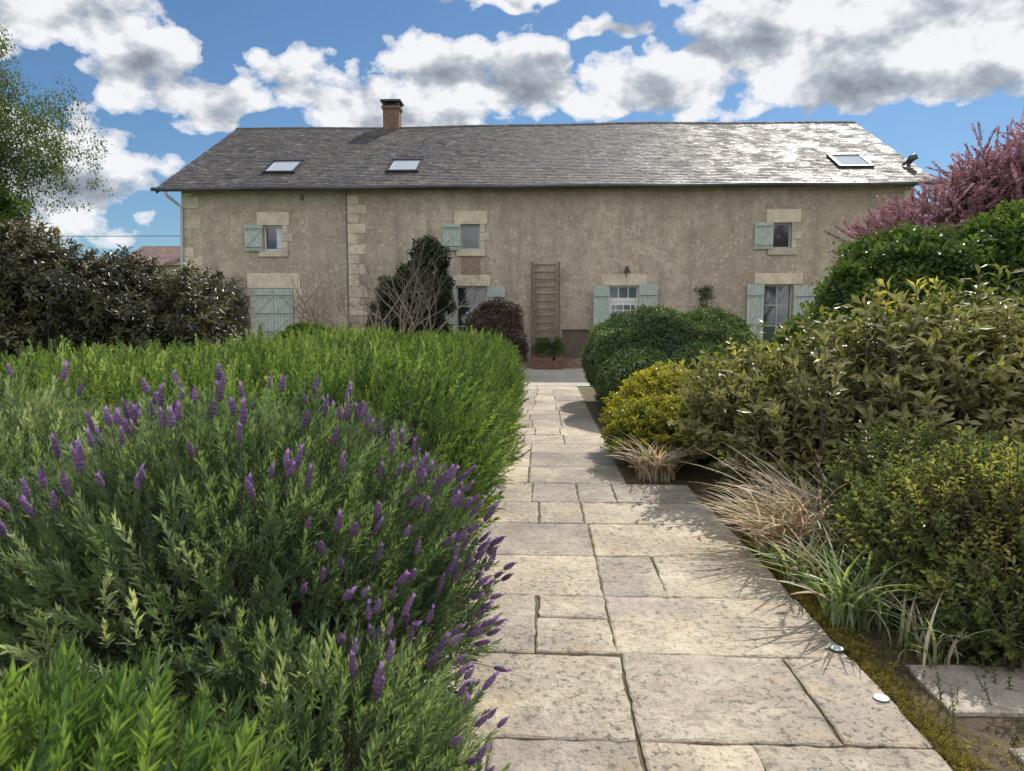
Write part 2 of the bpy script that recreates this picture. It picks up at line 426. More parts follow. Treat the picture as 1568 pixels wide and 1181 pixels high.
# roof
al = math.atan2(RZ-EZ, RY-24.1); ca, sa = math.cos(al), math.sin(al)
RXL, RXR = -12.83, 12.49
SL = math.hypot(RZ-EZ, RY-24.1)
def rp(x, t, h=0.0):
    sag = -.035*math.sin((x+12)/24*math.pi*2.3)*t/SL - .015*math.sin(x*.9+1)*t/SL
    return (x, 24.1+t*ca-h*sa, EZ+t*sa+h*ca+sag)
mb = MB()
exp = .165; nr = int(SL/exp); sw = .23
for k in range(nr+1):
    t0 = k*exp; t1 = min(t0+exp*1.6, SL)
    x = RXL - (sw/2 if k % 2 else 0)
    while x < RXR:
        w = sw*R.uniform(.85, 1.15)
        a, b = max(x, RXL)+.003, min(x+w, RXR)-.003
        x += w
        if b-a < .03: continue
        j = lambda s=.010: R.uniform(0, s)
        tt = t0+R.uniform(-.009, .009)
        h0 = .022+j(); h1 = .022+j()
        v = [rp(a,tt,h0), rp(b,tt,h1), rp(b,t1,.004+j(.004)), rp(a,t1,.004+j(.004)), rp(a,tt,h0-.012), rp(b,tt,h1-.012)]
        mb.add(v, [(0,1,2,3),(4,5,1,0),(4,0,3),(5,2,1)], 0, R.random())
mb.build('roof_slates', [M_slate], house)
mb = MB()
N = 40
for i in range(N):
    a = RXL+(RXR-RXL)*i/N; b = RXL+(RXR-RXL)*(i+1)/N
    mb.add([rp(a,.02,-.015),rp(b,.02,-.015),rp(b,SL,-.015),rp(a,SL,-.015)], [(0,1,2,3)], 0, .3)
    pa, pb = Vector(rp(a,SL,.0)), Vector(rp(b,SL,.0))
    mb.tube([pa+Vector((0,.03,-.01)), pb+Vector((0,.03,-.01))], [.1,.092], 10, 1)
mb.add([(RXL,RY+.03,RZ-.03),(RXR,RY+.03,RZ-.03),(RXR,37.6,EZ-.05),(RXL,37.6,EZ-.05)], [(0,1,2,3)], 0, .3)
for X, s in ((RXL, 1), (RXR, -1)):
    for t in range(12):
        p0, p1 = rp(X,SL*t/12,.01), rp(X,SL*(t+1)/12,.01); q0, q1 = rp(X,SL*t/12,-.15), rp(X,SL*(t+1)/12,-.15)
        e = .03*s
        mb.add([p0,p1,q1,q0]+[(p[0]+e,p[1],p[2]) for p in (p0,p1,q1,q0)], [(0,1,2,3),(7,6,5,4),(3,2,6,7),(0,4,5,1)], 2)
mb.add([(RXL,24.12,EZ-.07),(RXR,24.12,EZ-.07),(RXR,24.6,EZ+.0),(RXL,24.6,EZ+.0)], [(3,2,1,0)], 2)
mb.build('roof_structure', [M_slate, M_slate, M_wood], house)
mb = MB()
pts = [(RXL-.08+ (RXR-RXL+.16)*i/30, 24.02, EZ-.02-.012*math.sin(i)) for i in range(31)]
mb.tube(pts, .062, 10, 0)
for X in [RXL+.3+i*1.1 for i in range(23)]: mb.box(X-.012, X+.012, 23.95, 24.15, EZ-.09, EZ-.075, 0)
mb.tube([(RXL+.35,24.05,EZ-.06),(RXL+.38,24.1,EZ-.2),(XL-.12,24.38,EZ-.42),(XL+.02,D-.06,EZ-.55),(XL-.06,D-.06,3.0),(XL-.06,D-.06,0)], .05, 8, 1)
mb.tube([(RXR-.25,24.05,EZ-.06),(RXR-.28,24.1,EZ-.2),(XR+.12,24.38,EZ-.42),(XR+.06,D-.06,EZ-.6),(XR+.06,D-.06,3.0),(XR+.06,D-.06,0)], .05, 8, 1)
mb.build('gutter_and_downpipes', [M_zinc, M_pipe], house, smooth=True)
mb = MB()
B = Matrix(((1,0,0,0),(0,ca,-sa,24.1),(0,sa,ca,EZ),(0,0,0,1)))
for c, t in ((-9.15,2.15),(-4.85,2.15),(10.45,2.25)):
    w, h = .5, .6
    mb.box(c-w-.07, c+w+.07, t-h-.07, t-h+.03, 0, .10, 0, M=B); mb.box(c-w-.07, c+w+.07, t+h-.03, t+h+.09, 0, .12, 0, M=B)
    mb.box(c-w-.07, c-w+.03, t-h+.03, t+h-.03, 0, .10, 0, M=B); mb.box(c+w-.03, c+w+.07, t-h+.03, t+h-.03, 0, .10, 0, M=B)
    mb.box(c-w+.03, c+w-.03, t-h+.03, t+h-.03, .05, .075, 1, M=B)
mb.build('skylights', [M_iron, M_glass2], house)
mb = MB()
cx = -6.3; cy = 31.0
mb.box(cx-.33, cx+.33, cy-.3, cy+.3, 8.6, 10.25, 0); mb.box(cx-.38, cx+.38, cy-.35, cy+.35, 10.252, 10.36, 0)
for sx in (-1, 1):
    for sy in (-1, 1): mb.box(cx+sx*.3-.05, cx+sx*.3+.05, cy+sy*.26-.05, cy+sy*.26+.05, 10.362, 10.52, 1)
mb.box(cx-.2, cx+.2, cy-.18, cy+.18, 10.362, 10.5, 1)
mb.box(cx-.42, cx+.42, cy-.4, cy+.4, 10.522, 10.6, 1)
mb.box(cx-.36, cx+.36, cy-.34, cy+.34, 9.28, 9.4, 2)
mb.build('chimney', [M_brick, M_iron, M_zinc], house)
mb = MB()
mb.tube([(12.2,25.6,6.5),(12.2,25.6,6.85)], .06, 10); mb.tube([(12.2,25.6,6.85),(12.28,25.6,6.98),(12.42,25.5,7.05)], [.09,.12,.1], 12)
mb.tube([(12.1,25.6,6.86),(12.0,25.6,6.75)], [.07,.03], 8)
mb.build('flue_cowl', [M_zinc], house, smooth=True)
mb = MB()
for x in (-.40, -.30, .39, .48): mb.box(x, x+(.055 if x in (-.40, .48) else .02), D-.16, D-.11, .3, 3.5, 0)
for k in range(13):
    z = .5+k*.24; mb.box(-.279, .389, D-.15, D-.12, z, z+.045, 0)
mb.build('wooden_wall_ladder', [M_wood], house)
mb = MB()
mb.tube([(2.72,D,3.12),(2.72,D-.25,3.35),(2.72,D-.35,3.3)], .015, 6); mb.tube([(2.72,D-.35,3.32),(2.72,D-.35,3.24),(2.72,D-.35,3.12)], [.02,.06,.12], 14)
mb.tube([(2.72,D-.02,2.98),(2.72,D-.02,3.35)], .02, 6)
mb.build('wall_lamp', [M_iron], house)

nh = empty('neighbouring_house')
mb = MB()
mb.box(-35,-27.8, 60, 68, 0, 6.2, 0)
mb.add([(-35.4,59.5,6.1),(-27.4,59.5,6.1),(-29.2,64,8.1),(-35.4,64,8.1)], [(0,1,2,3)], 1)
mb.add([(-35.4,68.5,6.1),(-27.4,68.5,6.1),(-29.2,64,8.1),(-35.4,64,8.1)], [(3,2,1,0)], 1)
mb.add([(-27.4,59.5,6.1),(-27.4,68.5,6.1),(-29.2,64,8.1)], [(0,1,2)], 1)
mb.box(-30.2,-29.5,61.3,62,6.5,8.4,0); mb.box(-30.3,-29.4,61.2,62.1,8.4,8.6,1)
mb.build('house_body', [M_wall, M_tile], nh)
mb = MB()
mb.tube([(-45+i*3, 50, 7.35+.006*(i-6)**2) for i in range(13)], .025, 5)
mb.tube([(-33.6,50,0),(-33.6,50,7.9)], [.12,.08], 8)
mb.build('utility_pole_and_wire', [M_wood])

# ------------------------------------------------------------------ FOLIAGE SOURCES
class LM:
    def __init__(s): s.mb = MB()
    def leaf(s, p, d, L, W, mat=0, fold=.15, bend=.15, simple=False):
        d = Vector(d).normalized(); p = Vector(p)
        side = d.cross(Vector((R.uniform(-.3,.3), R.uniform(-.3,.3), 1)))
        if side.length < .05: side = d.orthogonal()
        side.normalize(); up = side.cross(d)
        t = p+d*L-up*L*bend
        l = p+d*L*.5+side*W*.5+up*W*fold; r = p+d*L*.5-side*W*.5+up*W*fold
        if simple: s.mb.add([p, l, t, r], [(0,3,2),(0,2,1)], mat)
        else:
            m = p+d*L*.5; s.mb.add([p, l, m, r, t], [(0,2,1),(0,3,2),(1,2,4),(2,3,4)], mat)
def src_coll(name, builders, mats):
    col = bpy.data.collections.new(name)
    for i, b in enumerate(builders):
        me = bpy.data.meshes.new(name+str(i)); me.from_pydata(b.v, [], b.f)
        for m in mats: me.materials.append(m)
        me.polygons.foreach_set('material_index', b.m); me.update()
        ob = bpy.data.objects.new(f'{name}_{i}', me); col.objects.link(ob)
    return col
def sprig(h=.16, whorls=9, per=4, L=(.03,.05), W=.0055, spread=(.35,.9)):
    s = LM()
    lean = Vector((R.uniform(-.15,.15), R.uniform(-.15,.15), 1)).normalized()
    s.mb.add([(-.0025,0,-.05),(.0025,0,-.05),lean*h], [(0,1,2)], 1)
    for w in range(whorls):
        t = (w+.3)/whorls; z = lean*h*t
        for k in range(per):
            a = R.uniform(0, 6.283); sp = R.uniform(*spread)*(1.15-.75*t)
            s.leaf(z, (math.cos(a)*sp, math.sin(a)*sp, 1), R.uniform(*L)*(1.1-.35*t), W*R.uniform(.8,1.2), 0, .2, R.uniform(-.1,.2), True)
    return s.mb
def shoot(h=.28, n=11, L=(.05,.075), W=.45, spread=.9, simple=False, droop=.15):
    s = LM()
    lean = Vector((R.uniform(-.25,.25), R.uniform(-.25,.25), 1)).normalized()
    s.mb.tube([(0,0,-.08), lean*h], [.006,.002], 3, 1)
    for k in range(n):
        t = (k+.6)/n; a = k*2.4+R.uniform(-.5,.5); sp = spread*R.uniform(.7,1.3)*(1.2-.6*t)
        l = R.uniform(*L)
        s.leaf(lean*h*t, (math.cos(a)*sp, math.sin(a)*sp, R.uniform(.2,1)), l, l*W, 0, .2, droop*R.uniform(-.3,2), simple)
    return s.mb
def cluster(n=16, r=.07, L=(.02,.032), W=.6, simple=True, down=0):
    s = LM()
    for k in range(n):
        d = Vector((R.gauss(0,1), R.gauss(0,1), R.gauss(.5-down,1))).normalized()
        l = R.uniform(*L)
        s.leaf(d*r*R.uniform(.2,1), d+Vector((R.uniform(-.7,.7), R.uniform(-.7,.7), R.uniform(-.5,.6)-down)), l, l*W, 0, .15, .15, simple)
    return s.mb
def spike():
    s = LM(); h = R.uniform(.12,.19)
    q = Vector((R.uniform(-.2,.2), R.uniform(-.2,.2), 1)).normalized()
    s.mb.tube([(0,0,-.05), q*h*.5, q*h], [.0018,.0015,.0012], 4, 0)
    hl = R.uniform(.032,.055); k = 0
    prof = []
    for i in range(9):
        t = i/8; prof.append(.0035+.0065*math.sin(math.pi*min(1,(t*.85+.12)))*(1 if i % 2 else .75))
    s.mb.tube([q*(h+hl*i/8) for i in range(9)], prof, 7, 1)
    for i in range(20):
        a = R.uniform(0,6.28); t = R.random()
        s.leaf(q*(h+hl*t), (math.cos(a), math.sin(a), R.uniform(.5,1.4)), R.uniform(.009,.016), .007, 1, .3, 0, True)
    for i in range(R.choice([0,2,3,3])):
        a = R.uniform(0,6.28)
        s.leaf(q*(h+hl*.95), (math.cos(a)*.4, math.sin(a)*.4, 1), R.uniform(.014,.024), .010, 2, .3, 0, True)
    return s.mb

L_lav = leaf_mat('lavender_leaf', (0.09,0.14,0.085), (0.23,0.295,0.165), .42, .4, tip=(.50,.53,.38))
L_lav2 = leaf_mat('young_lavender_leaf', (0.09,0.155,0.055), (0.26,0.35,0.11), .45, .4, tip=(.46,.52,.22))
L_ros = leaf_mat('green_lavender_leaf', (0.055,0.105,0.038), (0.21,0.285,0.08), .42, .42, tip=(.40,.45,.20))
L_box = leaf_mat('box_leaf', (0.035,0.068,0.026), (0.11,0.155,0.058), .3, .42, tip=(.2,.25,.10))
L_gold = leaf_mat('golden_leaf', (0.10,0.13,0.02), (0.46,0.40,0.03), .38, .45)
L_ela = leaf_mat('silverberry_leaf', (0.04,0.065,0.02), (0.19,0.195,0.06), .4, .36, back=(.31,.275,.13), tip=(.66,.55,.19))
L_hdg = leaf_mat('hedge_leaf', (0.04,0.072,0.02), (0.115,0.175,0.04), .38, .42, tip=(.2,.26,.06))
L_pho = leaf_mat('dark_shrub_leaf', (0.024,0.028,0.014), (0.085,0.078,0.036), .25, .38, tip=(.24,.22,.12))
L_yg = leaf_mat('spring_leaf', (0.055,0.09,0.022), (0.14,0.2,0.045), .4, .5)
L_birch = leaf_mat('birch_leaf', (0.05,0.075,0.025), (0.12,0.15,0.055), .4, .5)
L_pink = leaf_mat('pink_blossom', (0.24,0.12,0.14), (0.48,0.28,0.31), .38, .6, tip=(.6,.42,.43), tm=(1.1,1.0,1.0))
L_red = leaf_mat('dark_red_leaf', (0.04,0.028,0.026), (0.11,0.075,0.06), .22, .4)
L_ivy = leaf_mat('ivy_leaf', (0.012,0.024,0.011), (0.045,0.065,0.024), .18, .4)
L_moss = leaf_mat('moss', (0.12,0.10,0.02), (0.34,0.26,0.05), .2, .8)
L_grass = leaf_mat('grass_blade', (0.10,0.16,0.025), (0.19,0.28,0.05), .45, .5)
L_small = leaf_mat('abelia_leaf', (0.05,0.08,0.02), (0.18,0.21,0.055), .4, .36, tip=(.40,.38,.10))
M_stemg = simple('green_stem', (0.09,0.10,0.05), .8, .3, bstr=0)
M_stemb = simple('brown_stem', (0.11,0.08,0.055), .85, .3, bstr=0)
M_purp = leaf_mat('lavender_flower', (0.15,0.09,0.17), (.26,.15,.29), .35, .7, tm=(1.2,1,1.2))
M_brac = leaf_mat('lavender_bract', (0.42,0.2,0.58), (.56,.3,.7), .4, .6, tm=(1,1,1))
M_core = simple('painted_inner_shade', (0.022,0.022,0.014), 1.0, .6, 15, 0)  # near-black colour stands in for the shade inside bushes

S_lav = src_coll('lavender_sprigs', [sprig(.17, 8, 4, (.036,.058), .0065) for _ in range(7)], [L_lav, M_stemg])
S_lav2 = src_coll('young_lavender_sprigs', [sprig(.18, 8, 4, (.042,.066), .0078) for _ in range(7)], [L_lav2, M_stemg])
S_ros = src_coll('green_sprigs', [sprig(.18, 8, 3, (.036,.055), .009, (.35,.9)) for _ in range(5)], [L_ros, M_stemg])
S_spk = src_coll('spikes', [spike() for _ in range(8)], [M_stemg, M_purp, M_brac])
S_box = src_coll('box_tufts', [cluster(18, .075, (.026,.042), .6) for _ in range(4)], [L_box])
S_gold = src_coll('gold_tufts', [shoot(.12, 12, (.03,.045), .55, 1.1, True) for _ in range(4)], [L_gold, M_stemg])
S_ela = src_coll('ela_shoots', [shoot(.30, 12, (.07,.11), .40, .8) for _ in range(7)], [L_ela, M_stemb])
S_hdg = src_coll('hedge_tufts', [cluster(20, .15, (.06,.09), .6) for _ in range(4)], [L_hdg])
S_pho = src_coll('dark_tufts', [shoot(.24, 12, (.08,.12), .36, 1.2, False, .3) for _ in range(4)], [L_pho, M_stemb])
S_yg = src_coll('yg_tufts', [cluster(20, .1, (.05,.07), .6) for _ in range(3)], [L_yg])
S_birch = src_coll('birch_tufts', [cluster(20, .17, (.045,.065), .65, True, .6) for _ in range(4)], [L_birch])
S_pink = src_coll('pink_tufts', [shoot(.45, 30, (.045,.075), .75, .5, True) for _ in range(4)], [L_pink, M_bark])
S_red = src_coll('red_tufts', [cluster(20, .1, (.035,.06), .6) for _ in range(3)], [L_red])
S_ivy = src_coll('ivy_tufts', [cluster(20, .13, (.05,.08), .8) for _ in range(3)], [L_ivy])
S_moss = src_coll('moss_tufts', [cluster(26, .022, (.006,.012), .6) for _ in range(3)], [L_moss])
S_small = src_coll('small_tufts', [shoot(.16, 16, (.018,.032), .5, 1.0, True) for _ in range(5)], [L_small, M_stemb])
S_bud = src_coll('bud_tufts', [cluster(7, .12, (.03,.045), .5) for _ in range(3)], [L_red])
def grass_tuft(h, n):
    m = MB()
    for k in range(n):
        a = R.uniform(0, 6.28); o = Vector((R.uniform(-.04,.04), R.uniform(-.04,.04), 0)); l = h*R.uniform(.5,1.1); b = R.uniform(.1,.6)
        s = Vector((-math.sin(a), math.cos(a), 0))*.003; d = Vector((math.cos(a), math.sin(a), 0))
        p2 = o+d*l*b+Vector((0,0,l))
        m.add([o-s, o+s, p2], [(0,1,2)])
    return m
S_grass = src_coll('grass_tufts', [grass_tuft(.06, 14) for _ in range(4)], [L_grass])

def wob(p, s=1.0):
    return (np.sin(p[:,0]*5.1*s+1.3*np.sin(p[:,1]*3.7*s))+np.sin(p[:,1]*6.3*s+p[:,2]*4.1*s)+np.sin(p[:,2]*7.7*s+p[:,0]*2.9*s+2))/3
def scatter(name, parent, pts, dirs, scl, coll, dim=None):
    n = len(pts)
    me = bpy.data.meshes.new(name); me.vertices.add(n)
    me.vertices.foreach_set('co', np.asarray(pts, dtype=np.float32).ravel())
    d = dirs/np.linalg.norm(dirs, axis=1)[:, None]
    th = np.arccos(np.clip(d[:,2], -1, 1)); ph = np.arctan2(d[:,1], d[:,0])
    rot = np.stack([np.zeros(n), th, ph], 1).astype(np.float32)
    a = me.attributes.new('rot', 'FLOAT_VECTOR', 'POINT'); a.data.foreach_set('vector', rot.ravel())
    a = me.attributes.new('scl', 'FLOAT', 'POINT'); a.data.foreach_set('value', np.asarray(scl, dtype=np.float32))
    rv = .78*rng.random(n)+.08+.25*wob(pts, .55)
    a = me.attributes.new('rv', 'FLOAT', 'POINT'); a.data.foreach_set('value', rv.astype(np.float32))
    ob = bpy.data.objects.new(name, me); scene.collection.objects.link(ob)
    if parent: ob.parent = parent
    ng = bpy.data.node_groups.new(name+'_scatter', 'GeometryNodeTree')
    ng.interface.new_socket('Geometry', in_out='INPUT', socket_type='NodeSocketGeometry')
    ng.interface.new_socket('Geometry', in_out='OUTPUT', socket_type='NodeSocketGeometry')
    gi = ng.nodes.new('NodeGroupInput'); go = ng.nodes.new('NodeGroupOutput')
    ci = ng.nodes.new('GeometryNodeCollectionInfo')
    ci.inputs['Collection'].default_value = coll; ci.inputs['Separate Children'].default_value = True; ci.inputs['Reset Children'].default_value = True
    ra = ng.nodes.new('GeometryNodeInputNamedAttribute'); ra.data_type = 'FLOAT_VECTOR'; ra.inputs['Name'].default_value = 'rot'
    sc = ng.nodes.new('GeometryNodeInputNamedAttribute'); sc.data_type = 'FLOAT'; sc.inputs['Name'].default_value = 'scl'
    er = ng.nodes.new('FunctionNodeEulerToRotation')
    ip = ng.nodes.new('GeometryNodeInstanceOnPoints'); ip.inputs['Pick Instance'].default_value = True
    rz = ng.nodes.new('GeometryNodeRealizeInstances')
    L = ng.links
    L.new(gi.outputs[0], ip.inputs['Points']); L.new(ci.outputs[0], ip.inputs['Instance'])
    L.new(ra.outputs['Attribute'], er.inputs[0]); L.new(er.outputs[0], ip.inputs['Rotation'])
    L.new(sc.outputs['Attribute'], ip.inputs['Scale']); L.new(ip.outputs[0], rz.inputs[0]); L.new(rz.outputs[0], go.inputs[0])
    md = ob.modifiers.new('scatter', 'NODES'); md.node_group = ng
    return ob
def sample(blobs, n, depth=.15, zmin=.03, bump=.06, up=.6, jit=.35, clip=.9, lo=-.35, keep=None, ws=1.0):
    b = np.array(blobs, dtype=float); C, A = b[:, :3], b[:, 3:6]
    w = (A[:,0]*A[:,1]+A[:,1]*A[:,2]+A[:,0]*A[:,2]); w /= w.sum()
    outp, outd = [], []; tot = 0
    for it in range(40):
        m = n*2
        k = rng.choice(len(b), m, p=w)
        d = rng.normal(size=(m,3)); d /= np.linalg.norm(d, axis=1)[:, None]
        ok = d[:,2] > lo
        rr = 1-depth*rng.random(m)**1.5
        p = C[k]+A[k]*d
        rr = rr*(1+bump*wob(p, ws)+bump*.6*wob(p, ws*2.7))
        p = C[k]+A[k]*d*rr[:, None]
        ok &= p[:,2] > zmin
        for q in range(len(b)):
            dist = np.linalg.norm((p-C[q])/A[q], axis=1)
            ok &= ~((dist < clip) & (k != q))
        if keep is not None: ok &= keep(p)
        nr = d/A[k]; nr /= np.linalg.norm(nr, axis=1)[:, None]
        dd = nr+np.array([0,0,up])+rng.normal(size=(m,3))*jit
        outp.append(p[ok]); outd.append(dd[ok]); tot += ok.sum()
        if tot >= n: break
    return np.concatenate(outp)[:n], np.concatenate(outd)[:n]
def core(blobs, parent, k=.84, name='shade_core'):  # solid dark blobs added inside the foliage to block light and suggest depth
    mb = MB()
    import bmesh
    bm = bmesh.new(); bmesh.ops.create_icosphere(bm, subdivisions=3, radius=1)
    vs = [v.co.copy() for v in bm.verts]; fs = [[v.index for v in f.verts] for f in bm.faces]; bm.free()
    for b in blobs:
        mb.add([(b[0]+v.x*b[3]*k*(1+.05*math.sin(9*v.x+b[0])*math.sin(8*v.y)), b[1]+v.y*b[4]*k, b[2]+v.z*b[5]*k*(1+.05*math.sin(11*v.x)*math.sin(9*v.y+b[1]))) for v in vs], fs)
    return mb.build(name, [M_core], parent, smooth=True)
def shrub(name, blobs, n, coll, scl=(.8,1.2), k=.84, **kw):
    e = empty(name)
    p, d = sample(blobs, n, **kw)
    scatter('foliage', e, p, d, rng.uniform(scl[0], scl[1], len(p)), coll)
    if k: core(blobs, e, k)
    return e
def limb(mb, p, d, L, r, depth, tips, spread=.6, up=.15, seg=4, kids=(2,3), sides=6, shrink=.68):
    pts = [p.copy()]; rs = [r]
    for i in range(seg):
        d = (d+Vector((R.uniform(-.18,.18), R.uniform(-.18,.18), R.uniform(-.1,.18)+up*.3))).normalized()
        p = p+d*L/seg; pts.append(p.copy()); rs.append(r*(1-.45*(i+1)/seg))
    mb.tube(pts, rs, sides)
    if depth == 0: tips.append((p.copy(), d.copy())); return
    for k in range(R.randint(*kids)):
        q = pts[R.randint(max(1, seg-2), seg)]
        nd = (d+Vector((R.gauss(0,spread), R.gauss(0,spread), R.gauss(up,spread*.6)))).normalized()
        limb(mb, q, nd, L*shrink*R.uniform(.8,1.15), rs[-1]*.85, depth-1, tips, spread, up, seg, kids, max(3, sides-1), shrink)

# ---- lavender (foreground)
lav = [(-1.2,2.72,.38,.88,.88,.76),(-2.75,3.2,.36,1.0,1.0,.80),(-.66,1.95,.12,.42,.5,.46)]
lavn = [(-1.1,1.02,.16,.86,.62,.74),(-2.6,1.25,.25,.8,.7,.80),(-1.75,1.15,.2,.6,.6,.72)]
e = empty('lavender_bush')
p, d = sample(lav, 9000, depth=.3, bump=.11, up=.75, jit=.38, clip=.84, lo=-.25)
scatter('foliage', e, p, d, rng.uniform(.6,1.3,len(p)), S_lav)
p, d = sample([lav[0]], 165, depth=.02, up=1.2, jit=.25, lo=.05, keep=lambda q: (q[:,0] > -1.7) & (q[:,1] > 2.15) & (q[:,1] < 3.1))
scatter('flower_spikes', e, p, d, rng.uniform(.95,1.35,len(p)), S_spk)
p, d = sample([lav[0], lav[2]], 95, depth=.02, up=.7, jit=.3, lo=-.3, clip=.95, zmin=.2, keep=lambda q: (q[:,0] > -.55) & (q[:,1] < 3.0))
scatter('flower_spikes', e, p, d, rng.uniform(.9,1.25,len(p)), S_spk)
p, d = sample([lav[1]], 18, depth=.02, up=1.4, jit=.18, lo=.2, keep=lambda q: q[:,0] < -2.3)
scatter('flower_spikes', e, p, d, rng.uniform(1.2,1.9,len(p)), S_spk)
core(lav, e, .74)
e = empty('lavender_bush')
p, d = sample(lavn, 6500, depth=.32, bump=.12, up=.8, jit=.4, clip=.84, lo=-.25)
scatter('foliage', e, p, d, rng.uniform(.7,1.3,len(p)), S_lav2)
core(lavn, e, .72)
# ---- long hedge of green lavender
hb = []
for i in range(11):
    for j, X in enumerate((-1.26, -2.3, -3.3, -4.1)):
        Y = 4.45+i*1.0+(.35 if j % 2 else 0)
        if i == 0 and j == 0: Y += .25
        hb.append((X+R.uniform(-.08,.08), Y+R.uniform(-.12,.12), .38+R.uniform(-.08,.05), .84+R.uniform(-.07,.05), .82, .80+R.uniform(-.08,.06)))
shrub('lavender_hedge', hb, 21000, S_ros, (.8,1.6), .8, depth=.22, bump=.10, up=.85, jit=.42, clip=.86, lo=-.2, keep=lambda q: (q[:,0] > -4.6))
# ---- box mound
bx = [(1.95,12.6,.85,1.1,1.1,.9),(2.75,12.9,.8,1.0,1.0,.95),(1.75,14.2,.8,.95,1.1,.9),(1.55,11.6,.5,.68,.75,.62),(2.4,11.6,.55,.7,.7,.65)]
shrub('box_hedge', bx, 12000, S_box, (.8,1.3), .88, depth=.12, bump=.06, up=.2, jit=.5, clip=.93, lo=-.5, ws=1.4)
gd = [(1.5,8.9,.42,.6,.7,.5),(1.22,8.1,.3,.42,.5,.38),(1.75,8.0,.35,.5,.5,.42)]
shrub('golden_euonymus', gd, 3600, S_gold, (.8,1.4), .76, depth=.3, bump=.14, up=.4, jit=.5)
# ---- silverberry
el = [(2.05,7.1,.62,.56,.65,.55),(2.5,6.4,.72,.6,.65,.62),(3.2,5.95,.95,.64,.7,.72),(3.65,5.75,.85,.6,.65,.72),(2.25,6.1,.42,.5,.5,.45),(3.0,5.6,.6,.6,.5,.55)]
e = shrub('silverberry_shrub', el, 2350, S_ela, (.65,1.3), .54, depth=.5, bump=.26, up=.95, jit=.45, clip=.62, lo=-.6)
mb = MB(); tips = []
for k in range(20):
    x = R.uniform(1.9,3.7)
    limb(mb, Vector((x, R.uniform(5.7,6.9), -.03)), Vector((R.uniform(-.25,.3), R.uniform(-.3,.3), 1)).normalized(), .62+.17*(x-1.9), .02, 2, tips, .42, .3)
mb.build('stems', [M_bark], e)
p = np.array([t[0] for t in tips]); d = np.array([t[1] for t in tips])
scatter('upper_shoots', e, p, d, rng.uniform(.7,1.2,len(p)), S_ela)
# ---- low small-leaved shrub
sm = [(2.16,4.15,.28,.34,.5,.40),(2.5,4.0,.3,.48,.55,.42),(2.4,4.75,.3,.42,.5,.42),(2.85,4.5,.25,.45,.5,.42),(2.3,3.6,.10,.36,.3,.25),(2.9,3.7,.2,.45,.4,.35)]
shrub('abelia_shrub', sm, 4600, S_small, (.8,1.6), .62, depth=.45, bump=.24, up=.85, jit=.5)
n = 1100
p = np.stack([rng.uniform(1.55,3.4,n), rng.uniform(2.0,5.6,n), np.full(n,-.02)], 1)
p = p[(p[:,0] > 2.5) | (p[:,1] > 3.42) | (rng.random(n) < .3)]
scatter('ground_cover_plants', None, p, rng.normal(size=(len(p),3))*.5+[0,0,1], rng.uniform(.3,.8,len(p)), S_small)
# ---- right hedge & pink tree
rh = [(5.7,13.0,1.1,1.0,1.2,1.35),(6.7,12.4,1.4,1.1,1.3,1.55),(8.1,11.8,1.5,1.3,1.4,1.6),(9.6,11.3,1.6,1.5,1.5,1.6),(6.2,13.6,1.8,.9,1,1.3),(5.0,13.2,.7,.8,.9,.9),(7.4,12.0,2.2,.7,.8,1.05),(6.0,12.6,1.9,.6,.8,.9),(5.3,12.8,1.5,.5,.6,.8)]
shrub('evergreen_hedge', rh, 9500, S_hdg, (.7,1.5), .78, depth=.28, bump=.2, up=.3, jit=.7, clip=.82, lo=-.4)
e = empty('judas_tree'); mb = MB(); tips = []
for k in range(5):
    limb(mb, Vector((8.7+k*.35,15.2,0)), Vector((R.uniform(-.6,.5), R.uniform(-.3,.3), 1)).normalized(), 2.0, .09, 3, tips, .5, .12, 5)
mb.build('trunk_and_limbs', [M_bark], e)
pk = [(8.2,15,3.4,1.4,1.2,.8),(9.6,15.2,4.0,1.5,1.3,1.0),(7.0,15,2.95,.9,1.0,.6),(11,15.2,4.5,1.6,1.3,1.2),(8.8,15,4.0,.9,1,.8)]
p, d = sample(pk, 4600, depth=.75, bump=.26, up=.3, jit=.7, clip=.3, lo=-.9)
tp = np.array([t[0] for t in tips]); td = np.array([t[1] for t in tips])
p = np.concatenate([p, tp, tp-td*.25]); d = np.concatenate([d, td, td])
scatter('blossom', e, p, d, rng.uniform(.5,1.1,len(p)), S_pink)
# ---- left dark shrubs
dk = [(-6.8,12.0,.95,.85,1.1,1.15),(-7.8,11.8,1.3,1.0,1.2,1.35),(-9.0,11.4,1.5,1.2,1.3,1.5),(-10.4,11,1.6,1.4,1.3,1.5),(-6.15,12.4,1.1,.7,.9,1.15),(-8.3,11.4,2.0,.7,.8,.9),(-7.0,12.2,1.7,.55,.7,.85)]
shrub('photinia_shrub', dk, 6000, S_pho, (.7,1.35), .76, depth=.35, bump=.22, up=.4, jit=.65, clip=.78, lo=-.5)
shrub('spring_green_shrub', [(-10.6,12.6,2.3,1.2,1.0,1.5),(-9.9,12.8,2.2,.9,.8,1.0),(-10.3,13,3.3,.8,.8,1.0),(-10.9,13,4.2,.8,.8,.9)], 4200, S_yg, (.7,1.2), .6, depth=.6, bump=.3, up=.2, jit=.6)
e = empty('birch_tree'); mb = MB(); tips = []
limb(mb, Vector((-11.3,14,0)), Vector((.05,0,1)), 4.8, .16, 0, [], .2, .3, 6)
for k in range(22):
    z = R.uniform(2.6,4.9)
    limb(mb, Vector((-11.2,14,z)), Vector((R.uniform(-.5,1.1), R.uniform(-.6,.6), .8)).normalized(), R.uniform(1.1,1.7), .03, 2, tips, .5, .0, 4)
mb.build('trunk_and_limbs', [M_birch], e)
P, Dd = [], []
